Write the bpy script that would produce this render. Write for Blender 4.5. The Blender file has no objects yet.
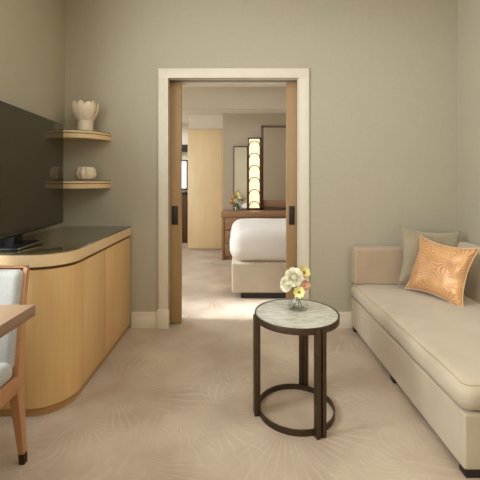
import bpy, bmesh, math, random
from mathutils import Vector, Matrix, noise
PI = math.pi
random.seed(7)
scene = bpy.context.scene
COL = scene.collection

# ------------------------------------------------------------------ materials
def srgb(r, g, b):
    f = lambda c: (c/255/12.92) if c/255 <= .04045 else ((c/255+.055)/1.055)**2.4
    return (f(r), f(g), f(b), 1)

class NT:
    def __init__(s, name):
        s.m = bpy.data.materials.new(name); s.m.use_nodes = True
        s.t = s.m.node_tree; s.n = s.t.nodes; s.l = s.t.links
        s.b = s.n['Principled BSDF']
    def node(s, kind, **kw):
        n = s.n.new(kind)
        for k, v in kw.items():
            if k.startswith('i_'):
                key = k[2:]
                n.inputs[int(key) if key.isdigit() else key.replace('_', ' ')].default_value = v
            else: setattr(n, k, v)
        return n
    def link(s, a, b): s.l.new(a, b)
    def coord(s, scale=(1, 1, 1), out='Object', rot=(0, 0, 0)):
        tc = s.node('ShaderNodeTexCoord'); mp = s.node('ShaderNodeMapping')
        mp.inputs['Scale'].default_value = scale; mp.inputs['Rotation'].default_value = rot
        s.link(tc.outputs[out], mp.inputs['Vector']); return mp.outputs['Vector']
    def ramp(s, fac, stops):
        r = s.node('ShaderNodeValToRGB'); e = r.color_ramp.elements
        while len(e) < len(stops): e.new(.5)
        for i, (p, c) in enumerate(stops): e[i].position = p; e[i].color = c
        s.link(fac, r.inputs['Fac']); return r.outputs['Color']
    def math(s, op, a, b=None):
        n = s.node('ShaderNodeMath', operation=op)
        for i, v in enumerate((a, b)):
            if v is None: continue
            if isinstance(v, (int, float)): n.inputs[i].default_value = v
            else: s.link(v, n.inputs[i])
        return n.outputs[0]
    def mix(s, fac, a, b):
        n = s.node('ShaderNodeMix', data_type='RGBA')
        if isinstance(fac, (int, float)): n.inputs[0].default_value = fac
        else: s.link(fac, n.inputs[0])
        for i, v in ((6, a), (7, b)):
            if isinstance(v, tuple): n.inputs[i].default_value = v
            else: s.link(v, n.inputs[i])
        return n.outputs[2]
    def bump(s, h, strength=.2, dist=.01):
        b = s.node('ShaderNodeBump'); b.inputs['Strength'].default_value = strength
        b.inputs['Distance'].default_value = dist
        s.link(h, b.inputs['Height']); s.link(b.outputs[0], s.b.inputs['Normal'])

def plain(name, col, rough=.6, metal=0, spec=.5, vary=.06, scale=12, bump=0):
    t = NT(name); t.b.inputs['Roughness'].default_value = rough
    t.b.inputs['Metallic'].default_value = metal
    t.b.inputs['Specular IOR Level'].default_value = spec
    n = t.node('ShaderNodeTexNoise'); n.inputs['Scale'].default_value = scale; n.inputs['Detail'].default_value = 4
    t.link(t.coord(), n.inputs['Vector'])
    lo = tuple(c*(1-vary) for c in col[:3])+(1,); hi = tuple(min(1, c*(1+vary)) for c in col[:3])+(1,)
    t.link(t.ramp(n.outputs[0], [(.3, lo), (.7, hi)]), t.b.inputs['Base Color'])
    if bump: t.bump(n.outputs[0], bump)
    return t.m

def wood(name, a, b, axis='Z', rough=.42, scale=1.0, cross=30, coat=.15):
    t = NT(name)
    sc = {'X': (1.3*scale, cross*scale, cross*scale), 'Y': (cross*scale, 1.3*scale, cross*scale), 'Z': (cross*scale, cross*scale, 1.3*scale)}[axis]
    n = t.node('ShaderNodeTexNoise'); n.inputs['Scale'].default_value = 1.6; n.inputs['Detail'].default_value = 6
    n.inputs['Distortion'].default_value = .5
    t.link(t.coord(sc), n.inputs['Vector'])
    n2 = t.node('ShaderNodeTexNoise'); n2.inputs['Scale'].default_value = 2.2; n2.inputs['Detail'].default_value = 2
    t.link(t.coord((1, 1, .6)), n2.inputs['Vector'])
    f = t.math('ADD', t.math('MULTIPLY', n.outputs[0], .4), t.math('MULTIPLY', n2.outputs[0], .6))
    t.link(t.ramp(f, [(.30, a), (.70, b)]), t.b.inputs['Base Color'])
    t.b.inputs['Roughness'].default_value = rough
    t.b.inputs['Coat Weight'].default_value = coat; t.b.inputs['Coat Roughness'].default_value = .3
    t.bump(n.outputs[0], .04)
    return t.m

def fabric(name, a, b, weave=420, rough=.85, sheen=.25, bump=.12):
    t = NT(name)
    w = t.node('ShaderNodeTexNoise'); w.inputs['Scale'].default_value = weave; w.inputs['Detail'].default_value = 2
    t.link(t.coord(), w.inputs['Vector'])
    n = t.node('ShaderNodeTexNoise'); n.inputs['Scale'].default_value = 5; n.inputs['Detail'].default_value = 3
    t.link(t.coord(), n.inputs['Vector'])
    f = t.math('ADD', t.math('MULTIPLY', w.outputs[0], .5), t.math('MULTIPLY', n.outputs[0], .5))
    t.link(t.ramp(f, [(.35, a), (.65, b)]), t.b.inputs['Base Color'])
    t.b.inputs['Roughness'].default_value = rough; t.b.inputs['Sheen Weight'].default_value = sheen
    t.b.inputs['Specular IOR Level'].default_value = .2
    t.bump(w.outputs[0], bump, .004)
    return t.m

def fans(t, vec, scale, rays, sharp=6.0, twod=True):
    """fan shaped bursts of fine rays, one burst per voronoi cell"""
    v = t.node('ShaderNodeTexVoronoi'); v.inputs['Scale'].default_value = scale
    v.voronoi_dimensions = '2D' if twod else '3D'
    t.link(vec, v.inputs['Vector'])
    sub = t.node('ShaderNodeVectorMath', operation='SUBTRACT')
    t.link(vec, sub.inputs[0]); t.link(v.outputs['Position'], sub.inputs[1])
    sep = t.node('ShaderNodeSeparateXYZ'); t.link(sub.outputs[0], sep.inputs[0])
    ang = t.math('ARCTAN2', sep.outputs[0], sep.outputs[1])
    s = t.math('SINE', t.math('MULTIPLY', ang, rays))
    s = t.math('POWER', t.math('ADD', t.math('MULTIPLY', s, .5), .5), sharp)
    fade = t.math('MULTIPLY', t.math('MINIMUM', t.math('MULTIPLY', v.outputs['Distance'], 5), 1.0), 1.0)
    return t.math('MULTIPLY', s, fade), v

def carpet():
    t = NT('carpet'); vec = t.coord()
    wob = t.node('ShaderNodeTexNoise'); wob.inputs['Scale'].default_value = 3.5; t.link(vec, wob.inputs['Vector'])
    add = t.node('ShaderNodeVectorMath', operation='MULTIPLY_ADD')
    t.link(wob.outputs['Color'], add.inputs[0]); add.inputs[1].default_value = (.20, .20, 0); t.link(vec, add.inputs[2])
    f, v = fans(t, add.outputs[0], 2.6, 26, 5)
    f2, v2 = fans(t, t.coord((1, 1, 1), rot=(0, 0, .8)), 1.7, 44, 6)
    m = t.node('ShaderNodeTexNoise'); m.inputs['Scale'].default_value = 2.2; m.inputs['Detail'].default_value = 3
    t.link(vec, m.inputs['Vector'])
    mk = t.math('MINIMUM', t.math('MAXIMUM', t.math('MULTIPLY', t.math('SUBTRACT', m.outputs[0], .42), 5), 0), 1)
    lines = t.math('ADD', t.math('MULTIPLY', f, mk), t.math('MULTIPLY', f2, t.math('SUBTRACT', 1.0, mk)))
    m2 = t.node('ShaderNodeTexNoise'); m2.inputs['Scale'].default_value = 4.5; m2.inputs['Detail'].default_value = 5
    t.link(t.coord((1, 1, 1), rot=(0, 0, 1)), m2.inputs['Vector'])
    mk2 = t.math('MINIMUM', t.math('MAXIMUM', t.math('MULTIPLY', t.math('SUBTRACT', m2.outputs[0], .40), 4), .06), 1)
    base = t.ramp(m.outputs[0], [(.3, srgb(168, 146, 121)), (.7, srgb(203, 183, 157))])
    c = t.mix(t.math('MULTIPLY', t.math('MULTIPLY', lines, mk2), .29), base, srgb(232, 214, 190))
    g = t.node('ShaderNodeTexNoise'); g.inputs['Scale'].default_value = 260; g.inputs['Detail'].default_value = 2
    t.link(vec, g.inputs['Vector'])
    c = t.mix(t.math('MULTIPLY', g.outputs[0], .22), c, srgb(150, 120, 94))
    t.link(c, t.b.inputs['Base Color'])
    t.b.inputs['Roughness'].default_value = .95; t.b.inputs['Specular IOR Level'].default_value = .1
    t.b.inputs['Sheen Weight'].default_value = .15
    t.bump(t.math('ADD', g.outputs[0], lines), .25, .004)
    return t.m

def wallpaper(name, a, b):
    t = NT(name)
    n = t.node('ShaderNodeTexNoise'); n.inputs['Scale'].default_value = 3; n.inputs['Detail'].default_value = 5
    t.link(t.coord((60, 60, 6)), n.inputs['Vector'])
    n2 = t.node('ShaderNodeTexNoise'); n2.inputs['Scale'].default_value = 3; n2.inputs['Detail'].default_value = 4
    t.link(t.coord((5, 5, 90)), n2.inputs['Vector'])
    f = t.math('MULTIPLY', t.math('ADD', n.outputs[0], n2.outputs[0]), .5)
    t.link(t.ramp(f, [(.35, a), (.65, b)]), t.b.inputs['Base Color'])
    t.b.inputs['Roughness'].default_value = .8; t.b.inputs['Specular IOR Level'].default_value = .25
    t.bump(f, .04, .002)
    return t.m

def marble():
    t = NT('marble'); vec = t.coord((1, 2.2, 1), rot=(0, 0, .5))
    n = t.node('ShaderNodeTexNoise'); n.inputs['Scale'].default_value = 7; n.inputs['Detail'].default_value = 8; n.inputs['Distortion'].default_value = 1.4
    t.link(vec, n.inputs['Vector'])
    t.link(t.ramp(n.outputs[0], [(.36, srgb(200, 194, 176)), (.46, srgb(192, 187, 168)), (.5, srgb(172, 168, 150)), (.54, srgb(193, 188, 170)), (.66, srgb(204, 198, 181))]), t.b.inputs['Base Color'])
    t.b.inputs['Roughness'].default_value = .12
    return t.m

def satin():
    t = NT('copper_satin'); vec = t.coord()
    f, v = fans(t, vec, 10, 15, 3.0)
    n = t.node('ShaderNodeTexNoise'); n.inputs['Scale'].default_value = 7; t.link(vec, n.inputs['Vector'])
    base = t.ramp(n.outputs[0], [(.3, srgb(184, 124, 70)), (.7, srgb(214, 158, 98))])
    t.link(t.mix(t.math('MULTIPLY', f, .5), base, srgb(238, 200, 148)), t.b.inputs['Base Color'])
    t.b.inputs['Roughness'].default_value = .36; t.b.inputs['Sheen Weight'].default_value = .3
    t.b.inputs['Metallic'].default_value = .15
    t.bump(f, .2, .003)
    return t.m

def thin_glass(name, tint=(.985, .99, .98, 1), k=1.0):
    t = NT(name); t.n.remove(t.b)
    tr = t.node('ShaderNodeBsdfTransparent'); tr.inputs[0].default_value = tint
    gl = t.node('ShaderNodeBsdfGlossy'); gl.inputs['Roughness'].default_value = .02
    fr = t.node('ShaderNodeLayerWeight'); fr.inputs['Blend'].default_value = .5
    mx = t.node('ShaderNodeMixShader')
    t.link(t.math('ADD', t.math('MULTIPLY', t.math('POWER', fr.outputs['Facing'], 4.0), .40*k), .03), mx.inputs[0]); t.link(tr.outputs[0], mx.inputs[1]); t.link(gl.outputs[0], mx.inputs[2])
    t.link(mx.outputs[0], t.n['Material Output'].inputs[0])
    return t.m

def emit(name, col, strength, col2=None):
    t = NT(name); e = t.b
    e.inputs['Base Color'].default_value = col; e.inputs['Emission Color'].default_value = col
    e.inputs['Emission Strength'].default_value = strength
    if col2:
        n = t.node('ShaderNodeTexNoise'); n.inputs['Scale'].default_value = 6; t.link(t.coord(), n.inputs['Vector'])
        t.link(t.ramp(n.outputs[0], [(.35, col), (.65, col2)]), e.inputs['Emission Color'])
    return t.m

M = {}
M['wall'] = wallpaper('wallpaper_sage', srgb(177, 167, 143), srgb(183, 173, 149))
M['wall_bed'] = wallpaper('wallpaper_taupe', srgb(178, 162, 137), srgb(184, 168, 143))
M['ceiling'] = plain('ceiling_paint', srgb(226, 217, 196), .8, vary=.02)
M['cream'] = plain('cream_paint', srgb(224, 212, 188), .45, vary=.02)
M['white_wall'] = plain('white_paint', srgb(220, 208, 186), .6, vary=.02)
M['carpet'] = carpet()
M['maple'] = wood('maple', srgb(208, 164, 104), srgb(226, 186, 128), 'Z')
M['maple_top'] = wood('maple_edge', srgb(212, 178, 128), srgb(230, 200, 152), 'Y')
M['maple_dark'] = plain('groove_wood', srgb(112, 74, 38), .6)
M['plinth'] = wood('plinth_wood', srgb(170, 128, 76), srgb(188, 146, 92), 'X')
M['pocket'] = wood('pocket_door_wood', srgb(154, 119, 74), srgb(170, 135, 88), 'Z', rough=.5)
M['wardrobe'] = wood('sycamore', srgb(226, 196, 148), srgb(238, 214, 170), 'Z', cross=9)
M['walnut'] = wood('dresser_wood', srgb(144, 106, 72), srgb(164, 124, 88), 'X')
M['dark_wood'] = wood('dark_walnut', srgb(78, 50, 30), srgb(102, 68, 42), 'Z')
M['chair_wood'] = wood('chair_beech', srgb(176, 124, 82), srgb(194, 144, 100), 'Z', cross=40)
M['desk_wood'] = wood('desk_oak', srgb(148, 118, 90), srgb(166, 136, 108), 'Y', cross=30)
M['desk_shaded'] = wood('desk_shaded', srgb(132, 102, 76), srgb(152, 122, 94), 'Y', cross=30)  # darkened copy of the desk oak, shade put into the colour
M['bronze'] = plain('bronze', srgb(84, 68, 52), .42, .75, vary=.12, scale=30)
M['dark_bronze'] = plain('dark_bronze', srgb(66, 48, 32), .4, .6, vary=.1)
M['black'] = plain('black_plastic', srgb(24, 21, 18), .4)
M['black_lacquer'] = plain('black_lacquer', srgb(30, 24, 18), .45)
M['silver'] = plain('brushed_steel', srgb(190, 186, 176), .3, .9)
M['marble'] = marble()
M['sofa'] = fabric('sofa_linen', srgb(183, 166, 139), srgb(196, 179, 151))
M['sofa_arm'] = fabric('sofa_linen_arm', srgb(176, 152, 124), srgb(188, 164, 136))
M['piping'] = fabric('sofa_piping', srgb(176, 154, 122), srgb(190, 168, 136))
M['blue'] = fabric('pale_blue_weave', srgb(170, 168, 159), srgb(198, 196, 188), 260, bump=.3)
M['olive'] = fabric('olive_velvet', srgb(148, 135, 108), srgb(170, 156, 127), 160, sheen=.5)
M['satin'] = satin()
M['cream_piping'] = fabric('cream_piping', srgb(206, 196, 168), srgb(222, 212, 186))
M['gold_piping'] = fabric('gold_piping', srgb(216, 178, 128), srgb(228, 194, 146))
M['duvet'] = fabric('white_cotton', srgb(240, 234, 224), srgb(246, 240, 231), 300, sheen=.1, bump=.04)
M['bedbase'] = fabric('bed_base_linen', srgb(206, 190, 166), srgb(218, 202, 178))
M['ceramic'] = plain('cream_ceramic', srgb(226, 207, 176), .45, vary=.05)
M['pink_ceramic'] = plain('blush_ceramic', srgb(222, 186, 150), .5, vary=.1, scale=18)
M['glass'] = thin_glass('clear_glass')
M['pane'] = thin_glass('window_glass')
M['petal_cream'] = plain('petal_cream', srgb(252, 246, 222), .6, vary=.04, scale=40)
M['petal_pale'] = plain('petal_pale_yellow', srgb(244, 236, 160), .6, vary=.05, scale=40)
M['petal_yellow'] = plain('petal_yellow', srgb(230, 214, 134), .6, vary=.08, scale=40)
M['petal_coral'] = plain('petal_coral', srgb(250, 208, 180), .6, vary=.12, scale=40)
M['petal_peach'] = plain('petal_peach', srgb(236, 200, 168), .6, vary=.1, scale=40)
M['heart'] = plain('flower_heart', srgb(170, 120, 40), .8, vary=.2, scale=200)
M['heart_yellow'] = plain('flower_heart_yellow', srgb(232, 214, 96), .8, vary=.1, scale=100)
M['green'] = plain('stem_green', srgb(112, 126, 62), .6, vary=.15, scale=30)
M['leaf'] = plain('leaf_green', srgb(96, 104, 52), .6, vary=.2, scale=30)
M['lamp'] = emit('lamp_diffuser', (1, .79, .46, 1), .92, (1, .85, .56, 1))
M['sky'] = emit('daylight_outside', (1, .98, .94, 1), 2.2)

t = NT('tv_screen'); t.b.inputs['Roughness'].default_value = .06
n = t.node('ShaderNodeTexNoise'); n.inputs['Scale'].default_value = 2; t.link(t.coord(), n.inputs['Vector'])
t.link(t.ramp(n.outputs[0], [(.3, srgb(52, 45, 31)), (.7, srgb(55, 48, 34))]), t.b.inputs['Base Color']); M['screen'] = t.m
t.b.inputs['Specular IOR Level'].default_value = .42
t = NT('smoked_glass_top'); t.b.inputs['Roughness'].default_value = .05
n = t.node('ShaderNodeTexNoise'); n.inputs['Scale'].default_value = 2; t.link(t.coord(), n.inputs['Vector'])
t.link(t.ramp(n.outputs[0], [(.3, srgb(90, 80, 52)), (.7, srgb(95, 85, 57))]), t.b.inputs['Base Color']); M['smoked'] = t.m
t.b.inputs['Specular IOR Level'].default_value = .8
t = NT('mirror_glass'); t.b.inputs['Metallic'].default_value = 1; t.b.inputs['Roughness'].default_value = .03
t.b.inputs['Base Color'].default_value = (.95, .94, .90, 1)
M['mirror'] = t.m

# ------------------------------------------------------------------ mesh helpers
def obj(name, bm, mat, parent=None, smooth=True, angle=28):
    me = bpy.data.meshes.new(name)
    bmesh.ops.recalc_face_normals(bm, faces=bm.faces)
    bm.to_mesh(me); bm.free()
    me.materials.append(M[mat] if isinstance(mat, str) else mat)
    o = bpy.data.objects.new(name, me); COL.objects.link(o)
    if smooth:
        for p in me.polygons: p.use_smooth = True
        try: me.set_sharp_from_angle(angle=math.radians(angle))
        except Exception: pass
    if parent:
        o.parent = parent
        o.matrix_parent_inverse = Matrix.Identity(4)
        off = parent
        loc = Vector((0, 0, 0))
        while off is not None: loc += off.location; off = off.parent
        if o.parent.rotation_euler[:] == (0, 0, 0):
            me.transform(Matrix.Translation(-loc))
    return o

def thing(name, label, cat, loc=(0, 0, 0), group=None):
    o = bpy.data.objects.new(name, None); COL.objects.link(o); o.location = loc
    o.empty_display_size = .05
    o['label'] = label; o['category'] = cat
    if group: o['group'] = group
    return o
def tag(o, label, cat, group=None, kind=None):
    o['label'] = label; o['category'] = cat
    if group: o['group'] = group
    if kind: o['kind'] = kind
    return o
def struct(name, bm, mat, smooth=False, label=None):
    o = obj(name, bm, mat, None, smooth); o['kind'] = 'structure'
    if label: o['label'] = label
    return o

def merge(bm, b2, mat=None):
    me = bpy.data.meshes.new('tmp'); b2.to_mesh(me); b2.free()
    if mat: me.transform(mat)
    bm.from_mesh(me); bpy.data.meshes.remove(me)
def box(bm, x0, x1, y0, y1, z0, z1, bev=0, seg=2, mat=None):
    b = bmesh.new(); bmesh.ops.create_cube(b, size=1)
    for v in b.verts:
        v.co = Vector(((x0+x1)/2+v.co.x*(x1-x0), (y0+y1)/2+v.co.y*(y1-y0), (z0+z1)/2+v.co.z*(z1-z0)))
    if bev: bmesh.ops.bevel(b, geom=b.edges[:], offset=bev, segments=seg, profile=.5, affect='EDGES')
    merge(bm, b, mat); return bm
def B(*a, **k): return box(bmesh.new(), *a, **k)
def prism(bm, pts, z0, z1, bev=0):
    b = bmesh.new()
    lo = [b.verts.new((x, y, z0)) for x, y in pts]; hi = [b.verts.new((x, y, z1)) for x, y in pts]
    b.faces.new(lo[::-1]); b.faces.new(hi)
    n = len(pts)
    for i in range(n): b.faces.new((lo[i], lo[(i+1) % n], hi[(i+1) % n], hi[i]))
    if bev:
        es = [e for e in b.edges if abs(e.verts[0].co.z-e.verts[1].co.z) < 1e-6]
        bmesh.ops.bevel(b, geom=es, offset=bev, segments=2, profile=.5, affect='EDGES')
    merge(bm, b); return bm
def lathe(bm, prof, cx=0, cy=0, z=0, n=40, rmod=None, close=False):
    rings = []
    for k, (r, h) in enumerate(prof):
        ring = []
        for i in range(n):
            a = 2*PI*i/n; rr = r*(rmod(a, h) if rmod else 1)
            ring.append(bm.verts.new((cx+rr*math.cos(a), cy+rr*math.sin(a), z+h)))
        rings.append(ring)
    for a, b in zip(rings, rings[1:]):
        for i in range(n): bm.faces.new((a[i], a[(i+1) % n], b[(i+1) % n], b[i]))
    if close == 'loop':
        a, b = rings[-1], rings[0]
        for i in range(n): bm.faces.new((a[i], a[(i+1) % n], b[(i+1) % n], b[i]))
    elif close:
        bm.faces.new(rings[0][::-1]); bm.faces.new(rings[-1])
    return bm
def tube(bm, pts, rad, n=10, closed=False):
    pts = [Vector(p) for p in pts]; m = len(pts); rings = []
    rads = rad if isinstance(rad, (list, tuple)) else [rad]*m
    up = Vector((0, 0, 1)); prev = None
    for i, p in enumerate(pts):
        if closed: d = pts[(i+1) % m]-pts[i-1]
        else: d = pts[min(i+1, m-1)]-pts[max(i-1, 0)]
        d.normalize()
        if prev is None:
            s = d.cross(up)
            if s.length < .05: s = d.cross(Vector((1, 0, 0)))
        else: s = prev - d*prev.dot(d)
        s.normalize(); prev = s; u = s.cross(d)
        rings.append([bm.verts.new(p+(s*math.cos(2*PI*k/n)+u*math.sin(2*PI*k/n))*rads[i]) for k in range(n)])
    pr = list(zip(rings, rings[1:])) + ([(rings[-1], rings[0])] if closed else [])
    for a, b in pr:
        for k in range(n): bm.faces.new((a[k], a[(k+1) % n], b[(k+1) % n], b[k]))
    if not closed: bm.faces.new(rings[0][::-1]); bm.faces.new(rings[-1])
    return bm
def loft(bm, rects):
    """rects: list of (cx,cy,z,hx,hy) stacked into a tapering bar"""
    rs = [[bm.verts.new((cx+sx*hx, cy+sy*hy, z)) for sx, sy in ((-1, -1), (1, -1), (1, 1), (-1, 1))] for cx, cy, z, hx, hy in rects]
    bm.faces.new(rs[0][::-1]); bm.faces.new(rs[-1])
    for a, b in zip(rs, rs[1:]):
        for i in range(4): bm.faces.new((a[i], a[(i+1) % 4], b[(i+1) % 4], b[i]))
    return bm
def softbox(x0, x1, y0, y1, z0, z1, r, fn=None, res=.035):
    """rounded, densely meshed box whose surface may be pushed by fn(p, n) -> p"""
    b = bmesh.new(); h = Vector(((x1-x0)/2, (y1-y0)/2, (z1-z0)/2)); c = Vector(((x0+x1)/2, (y0+y1)/2, (z0+z1)/2))
    N = [max(6, int(2*h[i]/res)) for i in range(3)]
    cache = {}
    def ticks(i):   # denser near edges
        n = N[i]; core = [(-h[i]+r)+(2*h[i]-2*r)*k/n for k in range(n+1)] if h[i] > r+1e-5 else [0]
        e = [r*math.tan(PI/4*k/5) for k in range(1, 6)]
        return [core[0]-q for q in e[::-1]] + core + [core[-1]+q for q in e]
    T = [ticks(i) for i in range(3)]
    def V(p):
        k = tuple(round(q, 5) for q in p)
        if k not in cache:
            q = Vector(p); inner = Vector([max(-(h[i]-r), min(h[i]-r, q[i])) for i in range(3)])
            d = q-inner
            nn = d.normalized()
            co = c+inner+nn*r
            cache[k] = b.verts.new(fn(co, nn) if fn else co)
        return cache[k]
    for ax in range(3):
        u, v = [i for i in range(3) if i != ax]
        for s in (-1, 1):
            for i in range(len(T[u])-1):
                for j in range(len(T[v])-1):
                    q = []
                    for di, dj in ((0, 0), (1, 0), (1, 1), (0, 1)):
                        p = [0, 0, 0]; p[ax] = s*h[ax]; p[u] = T[u][i+di]; p[v] = T[v][j+dj]; q.append(V(p))
                    try: b.faces.new(q)
                    except ValueError: pass
    return b
def pillow_bm(a, b_, T, seed=0, n=30, wr=.006):
    bm = bmesh.new(); vs = {}
    for s in (1, -1):
        for i in range(n+1):
            for j in range(n+1):
                u, v = 2*i/n-1, 2*j/n-1
                edge = i in (0, n) or j in (0, n)
                if edge and s == -1: vs[s, i, j] = vs[1, i, j]; continue
                x = a*u*(1-.17*(1-v*v)*u*u); y = b_*v*(1-.17*(1-u*u)*v*v)
                t = T*(max(0, (1-u**2)*(1-v**2)))**.42
                w = noise.noise(Vector((u*2.6+seed, v*2.6, s*3)))*wr*2*(1 if not edge else 0)
                vs[s, i, j] = bm.verts.new((x, y, s*t+w))
        for i in range(n):
            for j in range(n):
                bm.faces.new((vs[s, i, j], vs[s, i+1, j], vs[s, i+1, j+1], vs[s, i, j+1]))
    rim = [vs[1, i, 0].co.copy() for i in range(n)]+[vs[1, n, j].co.copy() for j in range(n)]+[vs[1, i, n].co.copy() for i in range(n, 0, -1)]+[vs[1, 0, j].co.copy() for j in range(n, 0, -1)]
    return bm, rim

# ------------------------------------------------------------------ camera (level view, lens shifted down)
F, HZ, CH = 365.0, 181.0, 1.22
cam = bpy.data.cameras.new('camera'); cam.sensor_width = 36; cam.lens = 36*F/480; cam.shift_y = -(240-HZ)/480
cam.clip_start = .02
co = bpy.data.objects.new('camera', cam); COL.objects.link(co); co.location = (0, 0, CH); co.rotation_euler = (PI/2, 0, 0)
scene.camera = co

XL, XR, YB, YF, ZC = -1.455, 1.805, 3.03, -1.7, 2.80     # sitting room
BX0, BX1, BY0 = -2.6, 2.8, 3.25                          # bedroom

# ------------------------------------------------------------------ shell
struct('floor', B(BX0-.1, BX1+.1, YF-.1, 8.4, -.1, 0), 'carpet')
struct('ceiling', B(XL-.1, XR+.1, YF-.1, BY0-.1, ZC, ZC+.1), 'ceiling')
LX0, LX1 = -.602, .490; HD = 2.082       # door opening
bm = bmesh.new()
box(bm, XL-.1, LX0, YB, YB+.055, 0, ZC); box(bm, LX1, XR+.1, YB, YB+.055, 0, ZC); box(bm, LX0, LX1, YB, YB+.055, HD, ZC)
struct('wall_back', bm, 'wall')
bm = bmesh.new()
box(bm, BX0, LX0, YB+.145, BY0, 0, ZC); box(bm, LX1, BX1, YB+.145, BY0, 0, ZC); box(bm, LX0, LX1, YB+.145, BY0, HD, ZC)
struct('wall_bedroom_near', bm, 'wall_bed')
bm = bmesh.new()
wy0, wy1, wz0, wz1 = -.75, 1.78, .80, 2.45
box(bm, XL-.1, XL, YF, wy0, 0, ZC); box(bm, XL-.1, XL, wy1, YB, 0, ZC)
box(bm, XL-.1, XL, wy0, wy1, 0, wz0); box(bm, XL-.1, XL, wy0, wy1, wz1, ZC)
struct('wall_left', bm, 'wall')
struct('wall_right', B(XR, XR+.1, YF, YB, 0, ZC), 'wall')
struct('wall_front', B(XL-.1, XR+.1, YF-.1, YF, 0, ZC), 'wall')
# daylight window in the left wall beside the camera
bm = bmesh.new()
for a in ((wy0, wy0+.05, wz0, wz1), (wy1-.05, wy1, wz0, wz1), (wy0, wy1, wz0, wz0+.05), (wy0, wy1, wz1-.05, wz1), ((wy0+wy1)/2-.02, (wy0+wy1)/2+.02, wz0, wz1)):
    box(bm, XL-.09, XL-.03, *a)
w = struct('window_1', bm, 'cream')
obj('pane', B(XL-.062, XL-.058, wy0+.04, wy1-.04, wz0+.04, wz1-.04), 'pane', w, False)

# door lining, casing, plinth blocks
CW = .083
bm = bmesh.new()
def casing(bm, x0, x1, inner):       # vertical board with an inner step
    box(bm, x0, x1, YB-.020, YB, .0, HD+.068, .003)
    e = x1 if inner > 0 else x0
    box(bm, min(e, e-.014*inner), max(e, e-.014*inner), YB-.0215, YB, 0, HD-.012, .001)
casing(bm, LX0-CW+.01, LX0+.01, 1); casing(bm, LX1-.006, LX1-.002+CW, -1)
box(bm, LX0-CW+.01, LX1-.002+CW, YB-.0205, YB, HD-.012, HD+.068, .003)
# lining of the opening
box(bm, LX0, LX0+.008, YB-.01, YB+.05, 0, HD); box(bm, LX1-.008, LX1, YB-.01, YB+.05, 0, HD)
box(bm, LX0, LX1, YB-.01, YB+.05, HD-.012, HD)
box(bm, LX0, LX1, YB+.15, BY0+.02, HD-.018, HD)
struct('trim_1', bm, 'cream', True)
bm = bmesh.new()
for x0 in (LX0-CW, LX1-.018):
    box(bm, x0, x0+CW+.016, YB-.032, YB, 0, .155, .004)
    box(bm, x0+.006, x0+CW+.010, YB-.028, YB, .150, .163, .003)
struct('trim_2', bm, 'cream', True)
def baseboard(name, x0, x1, y0, y1, nx, ny):
    bm = bmesh.new()
    for h0, h1, d in ((0, .098, .016), (.098, .112, .013), (.112, .136, .009)):
        box(bm, x0 if nx >= 0 else x1-d, x1 if nx <= 0 else x0+d, y0 if ny >= 0 else y1-d, y1 if ny <= 0 else y0+d, h0, h1, .0025)
    struct(name, bm, 'cream', True)
baseboard('baseboard_back_left', -.90, LX0-CW, YB-.02, YB, 0, -1)
baseboard('baseboard_back_right', LX1+CW-.002, XR, YB-.02, YB, 0, -1)
baseboard('baseboard_right', XR-.02, XR, YF, YB-.02, -1, 0)
baseboard('baseboard_left', XL, XL+.02, YF, 1.86, 1, 0)

# sliding pocket doors, half way into the wall
def pocket(name, x0, x1, edge):
    d = struct(name, B(x0, x1, YB+.072, YB+.118, .012, HD-.022, .002), 'pocket', True)
    hx0, hx1 = (edge-.080, edge-.026) if edge < 0 else (edge+.020, edge+.068)
    bm = bmesh.new(); y = YB+.070
    box(bm, hx0, hx1, y-.003, y+.002, .848, 1.008, .001)
    h = obj('recessed_pull', bm, 'dark_bronze', d)
    bm = bmesh.new(); w = (hx1-hx0)*.3
    box(bm, hx0+w*.8, hx1-w*.8, y-.0045, y-.003, .862, .998, .0005)
    obj('pull_recess', bm, 'black_lacquer', h)
pocket('door_1', -1.15, -.500, -.500); pocket('door_2', .396, 1.10, .396)

# bedroom shell
struct('ceiling_bedroom', B(BX0-.1, BX1+.1, BY0-.1, 8.4, ZC+.0, ZC+.1), 'ceiling')
struct('wall_bedroom_left_a', B(BX0-.1, BX0, 3.18, 3.6, 0, ZC), 'wall_bed').name = 'wall_bedroom_left'
bm = bmesh.new()
box(bm, BX0-.1, BX0, 5.2, 8.3, 0, ZC); box(bm, BX0-.1, BX0, 3.6, 5.2, 0, .4); box(bm, BX0-.1, BX0, 3.6, 5.2, 2.4, ZC)
struct('wall_bedroom_left_far', bm, 'wall_bed')
bm = bmesh.new()
for a in ((3.6, 3.65, .4, 2.4), (5.15, 5.2, .4, 2.4), (3.6, 5.2, .4, .45), (3.6, 5.2, 2.35, 2.4), (4.38, 4.42, .4, 2.4)): box(bm, BX0-.09, BX0-.03, *a)
w = struct('window_2', bm, 'cream'); obj('pane', B(BX0-.062, BX0-.058, 3.64, 5.16, .44, 2.36), 'pane', w, False)
struct('wall_bedroom_right', B(BX1, BX1+.1, 3.18, 8.3, 0, ZC), 'wall_bed')
struct('wall_bedroom_far', B(-.285, BX1, 6.10, 8.2, 0, 2.345), 'wall_bed')
struct('wall_above_wardrobe', B(-.915, -.287, 6.52, 8.2, 0, 2.41), 'white_wall')
struct('wall_passage_far', B(BX0, -.917, 7.7, 7.8, 0, 2.42), 'white_wall')
struct('trim_3', B(BX0, BX1, 5.70, 5.725, 2.345, ZC), 'wall_bed')            # bulkhead
struct('ceiling_dropped', B(-.287, BX1, 5.725, 6.12, 2.346, 2.5), 'ceiling')
struct('ceiling_passage', B(BX0, -.287, 5.725, 8.2, 2.40, 2.5), 'ceiling')
baseboard('baseboard_bedroom_far', .9, BX1, 6.08, 6.10, 0, -1)
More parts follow.
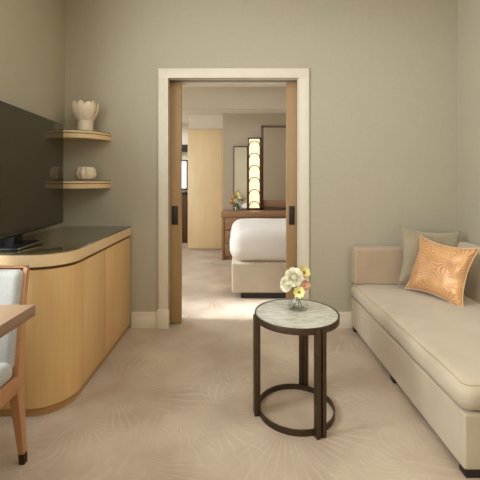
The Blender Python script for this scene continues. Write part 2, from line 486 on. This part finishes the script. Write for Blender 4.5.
# narrow bright window at the end of the passage
bm = bmesh.new()
x0, x1, z0, z1 = -1.62, -1.10, 1.04, 1.66
for a in ((x0, x0+.03, z0, z1), (x1-.03, x1, z0, z1), (x0, x1, z0, z0+.03), (x0, x1, z1-.03, z1)): box(bm, a[0], a[1], 7.66, 7.70, a[2], a[3])
w = struct('window_3', bm, 'black_lacquer'); obj('pane', B(x0+.02, x1-.02, 7.685, 7.695, z0+.02, z1-.02), 'sky', w, False)
o = obj('window_blind', bmesh.new() if False else B(-1.64, -1.08, 7.60, 7.66, 1.83, 1.98, .01), 'black_lacquer')
tag(o, 'dark rolled blind above the narrow bright window past the wardrobe', 'blind')
t = thing('low_cabinet', 'dark low cabinet under the narrow bright window past the wardrobe', 'cabinet', (-1.36, 7.4, 0))
obj('carcass', B(-1.68, -1.04, 7.2, 7.64, 0, .96, .004), 'dark_wood', t)
obj('cabinet_top', B(-1.70, -1.02, 7.18, 7.65, .96, 1.0, .006), 'black_lacquer', t)
for k in range(2):
    x0 = -1.675+.318*k
    d = obj('door', B(x0, x0+.312, 7.182, 7.2, .08, .95, .003), 'dark_wood', t)
    obj('handle', B(x0+(.28 if k == 0 else .02), x0+(.29 if k == 0 else .03), 7.165, 7.182, .5, .64, .002), 'silver', d)

# ------------------------------------------------------------------ wardrobe
t = thing('wardrobe', 'tall pale maple wardrobe front beyond the doorway, left of dresser', 'wardrobe', (-.6, 6.5, 0))
obj('door_panel', B(-.930, -.325, 6.485, 6.515, .02, 2.135, .003), 'wardrobe', t)
obj('edge_trim', B(-.323, -.302, 6.480, 6.515, 0, 2.145, .002), 'maple_top', t)

# ------------------------------------------------------------------ tv cabinet
def outline(d, r=.2):
    x1, y0, y1 = -.897-d, 1.87+d, 3.012; r = r-d
    pts = [(-1.452, y1), (-1.452, y0)]
    for k in range(17):
        a = -PI/2+PI/2*k/16; pts.append((x1-r+r*math.cos(a), y0+r+r*math.sin(a)))
    pts.append((x1, y1)); return pts
t = thing('television_cabinet', 'long maple cabinet with rounded corner and smoked glass top below the television', 'cabinet', (-1.18, 2.45, 0))
obj('plinth', prism(bmesh.new(), outline(.022), 0, .05), 'plinth', t)
obj('carcass', prism(bmesh.new(), outline(.024), .05, .776), 'maple_dark', t)
obj('countertop', prism(bmesh.new(), outline(0), .776, .838, .003), 'maple_top', t)
obj('glass_top', prism(bmesh.new(), outline(.004), .838, .847, .0015), 'smoked', t)
pts = [p for p in outline(.008) if p[1] < 2.09]; inn = [p for p in outline(.026) if p[1] < 2.09]
pts = pts+[(-.905, 2.094)]; inn = inn+[(-.923, 2.094)]
obj('curved_panel', prism(bmesh.new(), pts+inn[::-1], .046, .758, .0015), 'maple', t)
for y0, y1 in ((2.101, 2.452), (2.459, 3.010)):
    obj('door', B(-.923, -.905, y0, y1, .046, .758, .0015), 'maple', t)

# ------------------------------------------------------------------ television
P0 = Vector((-1.300, 2.69, 0)); D = Vector((.082, -1, 0)).normalized(); N = Vector((1, .082, 0)).normalized()
TW, TH = 1.27, .725; zb = .912
mt = Matrix(((D.x, N.x, 0, P0.x), (D.y, N.y, 0, P0.y), (0, 0, 1, zb), (0, 0, 0, 1)))
t = thing('television', 'large flat black television standing on the maple cabinet', 'television', (-1.28, 2.05, .847))
obj('housing', box(bmesh.new(), 0, TW, -.038, -.003, 0, TH, .004, mat=mt), 'black', t)
obj('screen', box(bmesh.new(), .006, TW-.006, -.004, 0, .010, TH-.006, 0, mat=mt), 'screen', t, False)
obj('stand_neck', box(bmesh.new(), .52, .62, -.12, -.03, -.06, .22, .006, mat=mt), 'black', t)
b = obj('stand_base', box(bmesh.new(), .44, .74, -.15, .05, .847-zb+.001, .847-zb+.011, .004, mat=mt), 'black', t)
obj('base_edge', box(bmesh.new(), .44, .74, .0495, .053, .847-zb+.003, .847-zb+.010, .001, mat=mt), 'silver', b)

# ------------------------------------------------------------------ corner shelves
def shelf(z, th, label):
    def pl(d):
        pts = [(XL+.001, YB-.001), (XL+.001, 2.769+d)]
        for k in range(15):
            a = -PI/2+PI/2*k/14; pts.append((-1.34+(.27-d)*math.cos(a), YB-.001+(.26-d)*math.sin(a)))
        return pts
    t = thing('corner_shelf', label, 'shelf', (-1.3, 2.9, z), 'corner shelves by the television')
    obj('board', prism(bmesh.new(), pl(0), z, z+th*.55, .002), 'maple_top', t)
    obj('groove', prism(bmesh.new(), pl(.006), z+th*.55, z+th*.66), 'maple_dark', t)
    obj('upper_board', prism(bmesh.new(), pl(.001), z+th*.66, z+th*.93, .001), 'maple_top', t)
    obj('glass_top', prism(bmesh.new(), pl(.003), z+th*.93, z+th), 'smoked', t)
shelf(1.552, .060, 'upper rounded maple corner shelf holding the petal vase')
shelf(1.163, .060, 'lower rounded maple corner shelf holding the ribbed bowl')

# petal vase
def petal_shell(bm, r0, r1, z0, z1, a0, width, curl, tip=.7, nu=8, nv=10, th=.006):
    def P(u, v, off):
        w = width*(1-.15*v) * (1 if v < tip else math.sqrt(max(0, 1-((v-tip)/(1-tip))**2))*.92+.02)
        a = a0+w*(u*2-1)
        r = r0+(r1-r0)*math.sin(min(1, v*1.25)*PI/2) - curl*max(0, v-.6)**2*2 + off
        z = z0+(z1-z0)*v
        return (r*math.cos(a), r*math.sin(a), z)
    g = [[[bm.verts.new(P(i/nu, j/nv, o)) for j in range(nv+1)] for i in range(nu+1)] for o in (0, th)]
    for s in range(2):
        for i in range(nu):
            for j in range(nv): bm.faces.new((g[s][i][j], g[s][i+1][j], g[s][i+1][j+1], g[s][i][j+1]))
    for i in range(nu):
        for j in (0, nv): bm.faces.new((g[0][i][j], g[0][i+1][j], g[1][i+1][j], g[1][i][j]))
    for j in range(nv):
        for i in (0, nu): bm.faces.new((g[0][i][j], g[0][i][j+1], g[1][i][j+1], g[1][i][j]))
vx, vy, vz = -1.228, 2.90, 1.613
t = thing('petal_vase', 'cream ceramic vase with carved petal rim on upper corner shelf', 'vase', (vx, vy, vz))
bm = lathe(bmesh.new(), [(.0, 0), (.056, 0), (.059, .004), (.059, .085), (.064, .105), (.080, .125), (.076, .128), (.058, .110), (.053, .085), (.050, .012), (0, .012)], n=48)
o = obj('vase_body', bm, 'ceramic', None); o.parent = t
for n_, r0, r1, z0, z1, off, wd, cu, tp in ((5, .058, .098, .088, .226, -PI/2+.63, .50, .02, .40), (5, .056, .082, .092, .236, -PI/2-.05, .56, .03, .42)):
    for k in range(n_):
        bm = bmesh.new(); petal_shell(bm, r0, r1, z0, z1+.008*math.sin(k*2.3), off+2*PI*k/n_, wd, cu, tip=tp)
        o = obj('petal', bm, 'ceramic', None, True, 60); o.parent = t
# ribbed bowl
t = thing('ribbed_bowl', 'small cream and blush ribbed bowl on lower corner shelf', 'bowl', (-1.222, 2.89, 1.224))
rm = lambda a, h: 1-.13*abs(math.cos(a*5.5))**6 if False else .90+.10*abs(math.sin(a*5))
bm = lathe(bmesh.new(), [(.0, 0), (.045, 0), (.066, .014), (.079, .04), (.080, .062), (.072, .088), (.060, .104), (.056, .107), (.053, .103), (.064, .085), (.071, .06), (.068, .03), (.04, .012), (0, .012)], n=100, rmod=rm)
o = obj('bowl_wall', bm, 'ceramic', None); o.parent = t
bm = lathe(bmesh.new(), [(.060, .010), (.0675, .014), (.0805, .04), (.0815, .062), (.0735, .088), (.062, .103)], n=100, rmod=rm)
bmesh.ops.delete(bm, geom=[f for f in bm.faces if not (PI*.98 < (math.atan2(f.calc_center_median().y, f.calc_center_median().x) % (2*PI)) < PI*1.38)], context='FACES')
o = obj('blush_glaze', bm, 'pink_ceramic', None); o.parent = t; o['label'] = 'blush pink glazed ribs'

# ------------------------------------------------------------------ desk
t = thing('desk', 'light oak desk corner at the left edge of the photo, in front of the chair', 'desk', (-1.11, .9, 0))
obj('desktop', B(-1.44, -.790, .35, 1.388, .710, .750, .001), 'desk_wood', t)
obj('shaded_edge', B(-.790, -.778, .35, 1.388, .709, .7502, .001), 'desk_shaded', t)['label'] = 'desktop edge, painted darker for shade'  # right side of the desktop, its shade painted in as darker wood
for x0, y0 in ((-1.43, .37), (-1.43, .95), (-.85, .37)):
    obj('leg', B(x0, x0+.05, y0, y0+.05, 0, .708, .003), 'desk_wood', t)
obj('apron', B(-1.42, -1.39, .42, .95, .63, .708, .002), 'desk_wood', t)

# ------------------------------------------------------------------ chair (faces the desk, back to the cabinet)
t = thing('dining_chair', 'wooden chair with pale blue upholstered back and seat, drawn up at desk', 'chair', (-1.17, 1.35, 0))
xr, xl = -.946, -1.394
def rear_leg(s, x):
    bm = bmesh.new()
    loft(bm, [(x-.008*s, 1.632, .840, .008, .010), (x-.006*s, 1.60, .68, .009, .013), (x-.004*s, 1.570, .46, .011, .018), (x-.006*s, 1.562, .39, .013, .022),
              (x-.009*s, 1.562, .30, .019, .022), (x+.006*s, 1.578, .045, .0115, .0125)])
    l = obj('leg', bm, 'chair_wood', t, True, 25)
    bm = bmesh.new(); loft(bm, [(x+.006*s, 1.578, .046, .0122, .0132), (x+.008*s, 1.580, 0, .0112, .0122)])
    obj('foot_cap', bm, 'dark_bronze', l, True, 25)['label'] = 'dark bronze foot cap'
rear_leg(1, xr); rear_leg(-1, xl)
for s, x in ((1, xr), (-1, xl)):
    bm = bmesh.new(); loft(bm, [(x, 1.12, .40, .022, .022), (x, 1.12, .30, .022, .022), (x+.004*s, 1.11, .06, .014, .014)])
    l = obj('leg', bm, 'chair_wood', t, True, 25)
    bm = bmesh.new(); loft(bm, [(x+.004*s, 1.11, .061, .0147, .0147), (x+.006*s, 1.108, 0, .0125, .0125)])
    obj('foot_cap', bm, 'dark_bronze', l, True, 25)['label'] = 'dark bronze foot cap'
    obj('side_rail', B(x-.014, x+.010, 1.125, 1.560, .326, .392, .004), 'chair_wood', t)
obj('front_rail', B(xl, xr, 1.11, 1.138, .318, .392, .004), 'chair_wood', t)
obj('rear_rail', B(xl, xr, 1.555, 1.58, .318, .392, .004), 'chair_wood', t)
obj('top_rail', B(xl, xr, 1.620, 1.642, .833, .840, .002), 'chair_wood', t)
obj('seat', softbox(xl+.0, xr-.004, 1.10, 1.545, .385, .452, .03, lambda p, n: p+Vector((0, 0, .012*max(0, n.z)))), 'blue', t)
def lean(p, n):
    k = (p.z-.42)/.42
    return Vector((p.x, p.y+.062*max(0, k)**1.3-.004*0, p.z))
obj('backrest', softbox(xl+.012, xr-.012, 1.518, 1.578, .42, .829, .024, lean), 'blue', t)

# ------------------------------------------------------------------ side table
tx, ty = .304, 1.942
t = thing('side_table', 'round side table with marble top and dark bronze frame before the sofa', 'table', (tx, ty, 0))
obj('marble_top', lathe(bmesh.new(), [(0, .497), (.2135, .497), (.2155, .499), (.2155, .518), (.2135, .521), (0, .521)], tx-.004, ty, 0, 96), 'marble', t)
obj('rim', lathe(bmesh.new(), [(.216, .492), (.2225, .492), (.2225, .522), (.222, .523), (.2165, .523), (.216, .522)], tx-.004, ty, 0, 96, close='loop'), 'bronze', t)
obj('base_ring', lathe(bmesh.new(), [(.195, .001), (.202, .001), (.202, .031), (.195, .031)], tx-.006, ty, 0, 96, close='loop'), 'bronze', t)
for deg in (187, 291, 71):
    a = math.radians(deg); R = Matrix.Translation((tx, ty, 0)) @ Matrix.Rotation(a, 4, 'Z')
    bm = bmesh.new()
    box(bm, .2025, .233, -.026, -.005, 0, .513, .0015, mat=R); box(bm, .2025, .233, .005, .026, 0, .513, .0015, mat=R)
    box(bm, .212, .224, -.006, .006, 0, .511, mat=R)
    obj('leg', bm, 'bronze', t)

# ------------------------------------------------------------------ flowers
def petal(bm, L, W, cup, M_, n=5, m=6, ruffle=0.):
    g = []
    for j in range(m+1):
        v = j/m; w = W*math.sin(PI*min(.97, .12+.80*v))**.8
        row = []
        for i in range(n+1):
            u = 2*i/n-1
            p = Vector((w*u, L*math.sin(v*cup)/max(.01, cup)*1.0, L*(1-math.cos(v*cup))/max(.01, cup)+.25*w*u*u+ruffle*math.sin(u*4+v*3)*v))
            row.append(bm.verts.new(M_ @ p))
        g.append(row)
    for j in range(m):
        for i in range(n): bm.faces.new((g[j][i], g[j][i+1], g[j+1][i+1], g[j+1][i]))
def flower(name, pos, facing, r, kind, mat, heart, base, label, cat='flower', group=None, leaf=False, stem_r=.0022):
    pos = Vector(pos); base = Vector(base); f = Vector(facing).normalized()
    q = Vector((0, 0, 1)).rotation_difference(f).to_matrix().to_4x4()
    T = Matrix.Translation(pos) @ q
    th = thing(name, label, cat, base, group)
    bm = bmesh.new()
    if kind == 'full':      # many layers of cupped petals, the heart closed
        for lay in range(8):
            k = lay/7; nn = 9-lay//2
            for i in range(nn):
                a = 2*PI*i/nn+lay*.7
                petal(bm, r*(1.10-.55*k), r*(.52-.24*k), .70+1.35*k, T @ Matrix.Translation((0, 0, -r*.45+r*.22*k)) @ Matrix.Rotation(a, 4, 'Z') @ Matrix.Rotation(.05+.45*k, 4, 'X'), ruffle=r*.09)
    elif kind == 'open':    # flat open flower
        for lay in range(2):
            for i in range(8):
                a = 2*PI*i/8+lay*PI/8
                petal(bm, r*(1-.15*lay), r*.38, .75+.25*lay, T @ Matrix.Rotation(a, 4, 'Z'), ruffle=r*.04)
    else:                   # closed cup
        for lay in range(3):
            for i in range(5):
                a = 2*PI*i/5+lay*.6
                petal(bm, r*(1.5-.15*lay), r*(.62-.1*lay), 1.75+.15*lay, T @ Matrix.Translation((0, 0, -r*.7)) @ Matrix.Rotation(a, 4, 'Z'), ruffle=r*.05)
    obj('bloom', bm, mat, th, True, 180)
    if heart and kind != 'full':
        b = bmesh.new(); bmesh.ops.create_uvsphere(b, u_segments=14, v_segments=8, radius=r*(.20 if kind == 'full' else .22))
        bm = bmesh.new(); merge(bm, b, T @ Matrix.Translation((0, 0, r*.15)) @ Matrix.Diagonal((1, 1, .6, 1)))
        obj('flower_centre', bm, heart, th)
    s0 = pos-f*r*.3; mid = (s0+base)/2+Vector((0, 0, 0))-f*r*.25
    pts = [base+(mid-base)*k/4 for k in range(4)]+[mid+(s0-mid)*k/4 for k in range(5)]
    obj('stem', tube(bmesh.new(), pts, stem_r, 8), 'green', th)
    if leaf:
        bm = bmesh.new(); p = base.lerp(s0, .8)
        q2 = Matrix.Translation(p) @ Matrix.Rotation(random.uniform(0, 6.28), 4, 'Z') @ Matrix.Rotation(.5, 4, 'X')
        petal(bm, r*1.2, r*.3, .6, q2); obj('leaf', bm, 'leaf', th, True, 180)
    return th
def vase(name, label, cx, cy, z, r, h, group=None):
    t = thing(name, label, 'vase', (cx, cy, z))
    pr = [(0, 0), (.92, 0), (1.0, .06), (.99, .20), (.88, .45), (.70, .70), (.60, .88), (.66, 1.0)]
    out = [(q*r, k*h) for q, k in pr]; th = .003
    inn = [(max(0, q*r-th), max(.006, k*h)) for q, k in pr][::-1]
    inn[0] = (out[-1][0]-th, h)
    o = obj('vase_wall', lathe(bmesh.new(), out+inn, n=40), 'glass', None); o.parent = t
    return t
vx, vy, vz = .316, 1.985, .522
vase('bud_vase', 'small clear glass vase on the marble side table', vx, vy, vz, .056, .118)
FL = 'flowers on the side table'
flower('flower', (.289, 1.960, .705), (-.25, -.9, .45), .052, 'full', 'petal_cream', 'heart_yellow', (vx+.02, vy+.01, vz+.008), 'largest cream bloom, uppermost in the side table vase', group=FL, leaf=True)
flower('flower', (.247, 1.975, .662), (-.7, -.6, .2), .042, 'full', 'petal_cream', None, (vx+.03, vy-.01, vz+.008), 'cream bloom leaning far left in the side table vase', group=FL)
flower('flower', (.352, 2.020, .712), (.35, -.7, .5), .040, 'open', 'petal_yellow', 'heart', (vx-.02, vy, vz+.008), 'golden yellow open bloom leaning right in side table vase', group=FL, leaf=True)
flower('flower', (.350, 1.955, .662), (.25, -.85, .45), .028, 'cup', 'petal_coral', None, (vx-.025, vy+.015, vz+.008), 'coral cupped bloom on right of side table vase', group=FL)
flower('flower', (.312, 1.932, .632), (-.05, -1, .15), .034, 'open', 'petal_pale', 'heart', (vx+.005, vy+.025, vz+.008), 'lowest pale yellow bloom with brown centre, over vase mouth', group=FL)

# ------------------------------------------------------------------ sofa
t = thing('sofa', 'beige linen chaise sofa against the right wall', 'sofa', (1.35, 2.25, 0))
SX0, SY0, SY1 = .916, 1.490, 3.012
obj('base', softbox(SX0, 1.79, SY0, SY1, .036, .266, .012), 'sofa', t)
def bulge(p, n):
    u = (p.x-SX0)/(1.66-SX0); v = (p.y-SY0)/(2.9-SY0)
    w = .026*math.sin(PI*max(0, min(1, u)))*math.sin(PI*max(0, min(1, v)))+.007*noise.noise(Vector((p.x*4, p.y*4, 1)))+.003*noise.noise(Vector((p.x*11, p.y*7, 5)))
    s = .011*noise.noise(Vector((p.x*3, p.y*4.5, p.z*7)))
    return p+Vector((n.x*s, n.y*s, max(0, n.z)*w))
c = obj('seat_cushion', softbox(SX0-.012, 1.655, SY0-.010, 3.010, .266, .392, .055, bulge), 'sofa', t)
r = .03; x0, x1, y0, y1, z = SX0-.012+.020, 1.65, SY0-.010+.020, 2.97, .381
pts = [(x0, y1-.05*k) for k in range(int((y1-y0-.06)/.05)+1)]
pts += [(x0+.03-.03*math.cos(a), y0+.03-.03*math.sin(a)) for a in [PI/2*k/6 for k in range(7)]]
pts += [(x0+.05+.05*k, y0) for k in range(int((x1-x0-.05)/.05)+1)]
def lift(p):
    q = bulge(Vector((p[0], p[1], z)), Vector((0, 0, .6))); return q
obj('piping', tube(bmesh.new(), [lift(p) for p in pts], .0032, 8), 'piping', c)
obj('arm', softbox(SX0-.004, 1.79, 2.905, 3.018, .388, .686, .022), 'sofa_arm', t)
def backlean(p, n):
    return Vector((p.x+.05*max(0, (p.z-.3)/.45), p.y, p.z+.01*max(0, n.z)))
obj('backrest', softbox(1.62, 1.745, SY0, 2.902, .272, .735, .04, backlean), 'sofa', t)
for x, y in ((SX0+.012, SY0+.008), (SX0+.01, 2.20), (SX0+.006, 2.94), (1.70, 1.53), (1.70, 2.94)):
    bm = bmesh.new(); box(bm, x, x+.07, y, y+.05, 0, .037, .002)
    obj('foot', bm, 'black_lacquer', t)
bm = bmesh.new(); box(bm, SX0+.05, 1.72, SY0+.02, SY0+.05, 0, .036, .002); obj('foot_rail', bm, 'black_lacquer', t)

def throw_pillow(label, c, xdir, updir, a, b_, T, mat, seed, pipe):
    x = Vector(xdir).normalized(); u = Vector(updir); u = (u-x*u.dot(x)).normalized(); n = x.cross(u)
    t = thing('throw_pillow', label, 'pillow', c, 'throw pillows on the sofa')
    t.rotation_euler = Matrix((x, u, n)).transposed().to_euler()
    bm, rim = pillow_bm(a, b_, T, seed)
    o = obj('cover', bm, mat, None, True, 180); o.parent = t
    o = obj('piping', tube(bmesh.new(), rim, .0035, 8, True), pipe, None); o.parent = t
throw_pillow('olive grey throw pillow behind the copper one, leaning on sofa arm', (1.46, 2.810, .632), (1, .02, -.10), (.06, .16, 1), .245, .225, .055, 'olive', 3, 'olive')
throw_pillow('copper satin throw pillow with fan pattern, in front of the olive one', (1.402, 2.565, .596), (.40, -.86, -.05), (.24, .22, .9), .226, .210, .064, 'satin', 9, 'gold_piping')

# ------------------------------------------------------------------ bedroom furniture
t = thing('bed', 'upholstered beige bed base on a black plinth, seen through the doorway', 'bed', (.9, 4.5, 0))
obj('plinth', B(.01, 2.2, 3.80, 5.05, 0, .055, .003), 'black_lacquer', t)
obj('bed_base', softbox(-.088, 2.3, 3.785, 5.10, .055, .368, .02), 'bedbase', t)
def drape(p, n):
    k = noise.noise(Vector((p.x*3, p.y*2, p.z*4)))*.010
    dip = -.03*max(0, n.z)*max(0, .35-(p.x+.1))
    return p+n*k+Vector((0, 0, dip))
o = obj('duvet', softbox(-.112, 2.3, 3.765, 5.115, .369, .712, .135, drape), 'duvet')
tag(o, 'thick white duvet covering the bed beyond the doorway', 'bedding')

t = thing('dresser', 'brown wooden dresser with three rows of drawers behind the bed', 'dresser', (.4, 5.85, 0))
obj('carcass', B(-.280, 1.62, 5.645, 6.095, .05, .675, .003), 'walnut', t)
obj('front_edge', B(-.280, -.245, 5.625, 5.646, .0, .665, .002), 'walnut', t)
obj('dresser_top', B(-.292, 1.632, 5.615, 6.098, .665, .742, .004), 'walnut', t)
obj('plinth', B(-.275, 1.60, 5.65, 6.09, 0, .05), 'walnut', t)
for c_ in range(3):
    for r_ in range(3):
        x0 = -.235+.615*c_; z0 = .062+.203*r_
        obj('drawer', B(x0, x0+.605, 5.625, 5.645, z0, z0+.190, .003), 'walnut', t)
def frame(bm, x0, x1, z0, z1, w, y0, y1):
    box(bm, x0, x0+w, y0, y1, z0, z1, .002); box(bm, x1-w, x1, y0, y1, z0, z1, .002)
    box(bm, x0, x1, y0, y1, z1-w, z1, .002); box(bm, x0, x1, y0, y1, z0, z0+w, .002)
t = thing('mirror', 'small narrow mirror with thin dark frame, left of the glowing lamp', 'mirror', (0, 6.08, .742), 'mirrors above the dresser')
bm = bmesh.new(); frame(bm, -.110, .130, .744, 1.800, .017, 6.06, 6.098); obj('frame', bm, 'dark_wood', t)
obj('mirror_glass', B(-.095, .115, 6.072, 6.080, .76, 1.785), 'mirror', t, False)
t = thing('mirror', 'tall wide mirror with dark frame, right of the glowing lamp', 'mirror', (.9, 6.08, .742), 'mirrors above the dresser')
bm = bmesh.new(); frame(bm, .356, 1.5, .744, 2.138, .030, 6.05, 6.098); obj('frame', bm, 'dark_wood', t)
obj('mirror_glass', B(.39, 1.47, 6.068, 6.076, .90, 2.12), 'mirror', t, False)
obj('lower_band', B(.39, 1.47, 6.062, 6.076, .79, .905, .002), 'walnut', t)['label'] = 'brown band under the mirror glass'  # plain brown strip across the foot of the mirror
t = thing('decorative_lamp', 'tall glowing panel lamp with dark scallop tracery between two mirrors', 'lamp', (.245, 6.05, .742))
lx0, lx1, lz0, lz1 = .134, .358, .744, 1.935
bm = bmesh.new(); box(bm, lx0, lx0+.018, 6.02, 6.098, lz0, lz1, .002); box(bm, lx1-.036, lx1, 6.02, 6.098, lz0, lz1, .002)
box(bm, lx0, lx1, 6.02, 6.098, lz1-.02, lz1, .002); box(bm, lx0, lx1, 6.02, 6.098, lz0, lz0+.03, .002)
obj('frame', bm, 'dark_wood', t)
obj('diffuser', B(lx0+.016, lx1-.032, 6.045, 6.06, lz0+.02, lz1-.015), 'lamp', t, False)
cx = (lx0+.018+lx1-.034)/2; rr = (lx1-.034-lx0-.018)/2
for k in range(6):
    zc = .80+.2*k
    pts = [(cx+rr*math.cos(a), 6.036, zc+rr*.95*math.sin(a)) for a in [PI*j/16 for j in range(17)]]
    obj('scallop', tube(bmesh.new(), pts, .0075, 6), 'dark_wood', t)
bvx, bvy, bvz = -.035, 5.80, .7425
vase('bouquet_vase', 'clear glass vase of mixed flowers on the dresser', bvx, bvy, bvz, .075, .135)
cols = [('petal_cream', 'full'), ('petal_peach', 'full'), ('petal_yellow', 'open'), ('petal_cream', 'open'), ('petal_yellow', 'full'), ('petal_peach', 'open'), ('petal_cream', 'full'), ('petal_yellow', 'open'), ('petal_peach', 'full'), ('petal_cream', 'full')]
offs = [(-.02, .17), (-.105, .13), (.06, .16), (.03, .22), (-.05, .225), (.10, .18), (.07, .235), (-.005, .27), (-.085, .19), (.045, .13)]
names = {'petal_cream': 'cream', 'petal_peach': 'peach', 'petal_yellow': 'golden yellow'}
where = ['at the front centre', 'lowest at the far left', 'right of centre', 'just above the centre', 'upper left', 'at the far right', 'upper right', 'at the very top', 'left of centre', 'low right, over the glass']
for k, ((mt_, kd), (dx, dz)) in enumerate(zip(cols, offs)):
    flower('flower', (bvx+dx, bvy-.03+.02*(k % 3), bvz+dz), (dx*5, -1, .4), .043, kd, mt_, None, (bvx-dx*.35, bvy+.01*(k % 2), bvz+.01),
           names[mt_]+' bloom '+where[k]+' of the dresser bouquet', group='flowers in the dresser bouquet', leaf=True, stem_r=.003)

# ------------------------------------------------------------------ light
def area(name, loc, rot, sx, sy, power, col, spread=PI):
    l = bpy.data.lights.new(name, 'AREA'); l.shape = 'RECTANGLE'; l.size = sx; l.size_y = sy; l.energy = power; l.color = col; l.spread = spread
    o = bpy.data.objects.new(name, l); COL.objects.link(o); o.location = loc; o.rotation_euler = rot; return o
KC = (.89, .97, 1.09)
area('window_light', (XL-.13, .52, 1.62), (0, -PI/2, 0), 1.6, 2.4, 67, KC)
area('window_sky_light', (XL-.125, 1.27, 1.60), (0, -PI/2, 0), .75, .75, 34, KC)
area('rear_fill', (-.92, YF+.03, 1.5), (PI/2, 0, 0), .9, 1.7, 10, KC)  # added fill behind the camera; no window stands there
area('ceiling_fill', (.75, .9, 2.76), (0, 0, 0), 1.8, 2.4, 24, KC)  # added fill lamp that lifts the whole sitting room, no fixture
area('bedroom_window_light', (BX0-.13, 4.4, 1.4), (0, -PI/2, 0), 1.9, 1.5, 70, KC)
area('bedroom_sun', (-2.45, 3.47, 2.1), (0, math.radians(-48), 0), 1.0, .42, 4.4, (.86, .98, 1.14), math.radians(14))
area('bedroom_ceiling_fill', (.3, 4.6, 2.76), (0, 0, 0), 1.6, 1.4, 10, KC)  # soft fill for the bedroom, no fixture on the ceiling
area('soffit_fill', (1.8, 5.90, 1.2), (PI, 0, 0), .15, .1, 1.6, (1, .86, .62))  # added uplight, kept out of view, brightens the soffit
area('passage_fill', (-1.5, 7.0, 2.36), (0, 0, 0), .6, .6, 11, KC)  # unseen fill lamp added to brighten the passage
w = bpy.data.worlds.new('world'); scene.world = w; w.use_nodes = True
w.node_tree.nodes['Background'].inputs[0].default_value = (1, .96, .9, 1); w.node_tree.nodes['Background'].inputs[1].default_value = .6
scene.view_settings.view_transform = 'Standard'
scene.view_settings.look = 'None'
scene.view_settings.exposure = .12
scene.cycles.max_bounces = 10; scene.cycles.diffuse_bounces = 6
try: scene.cycles.use_denoising = True
except Exception: pass
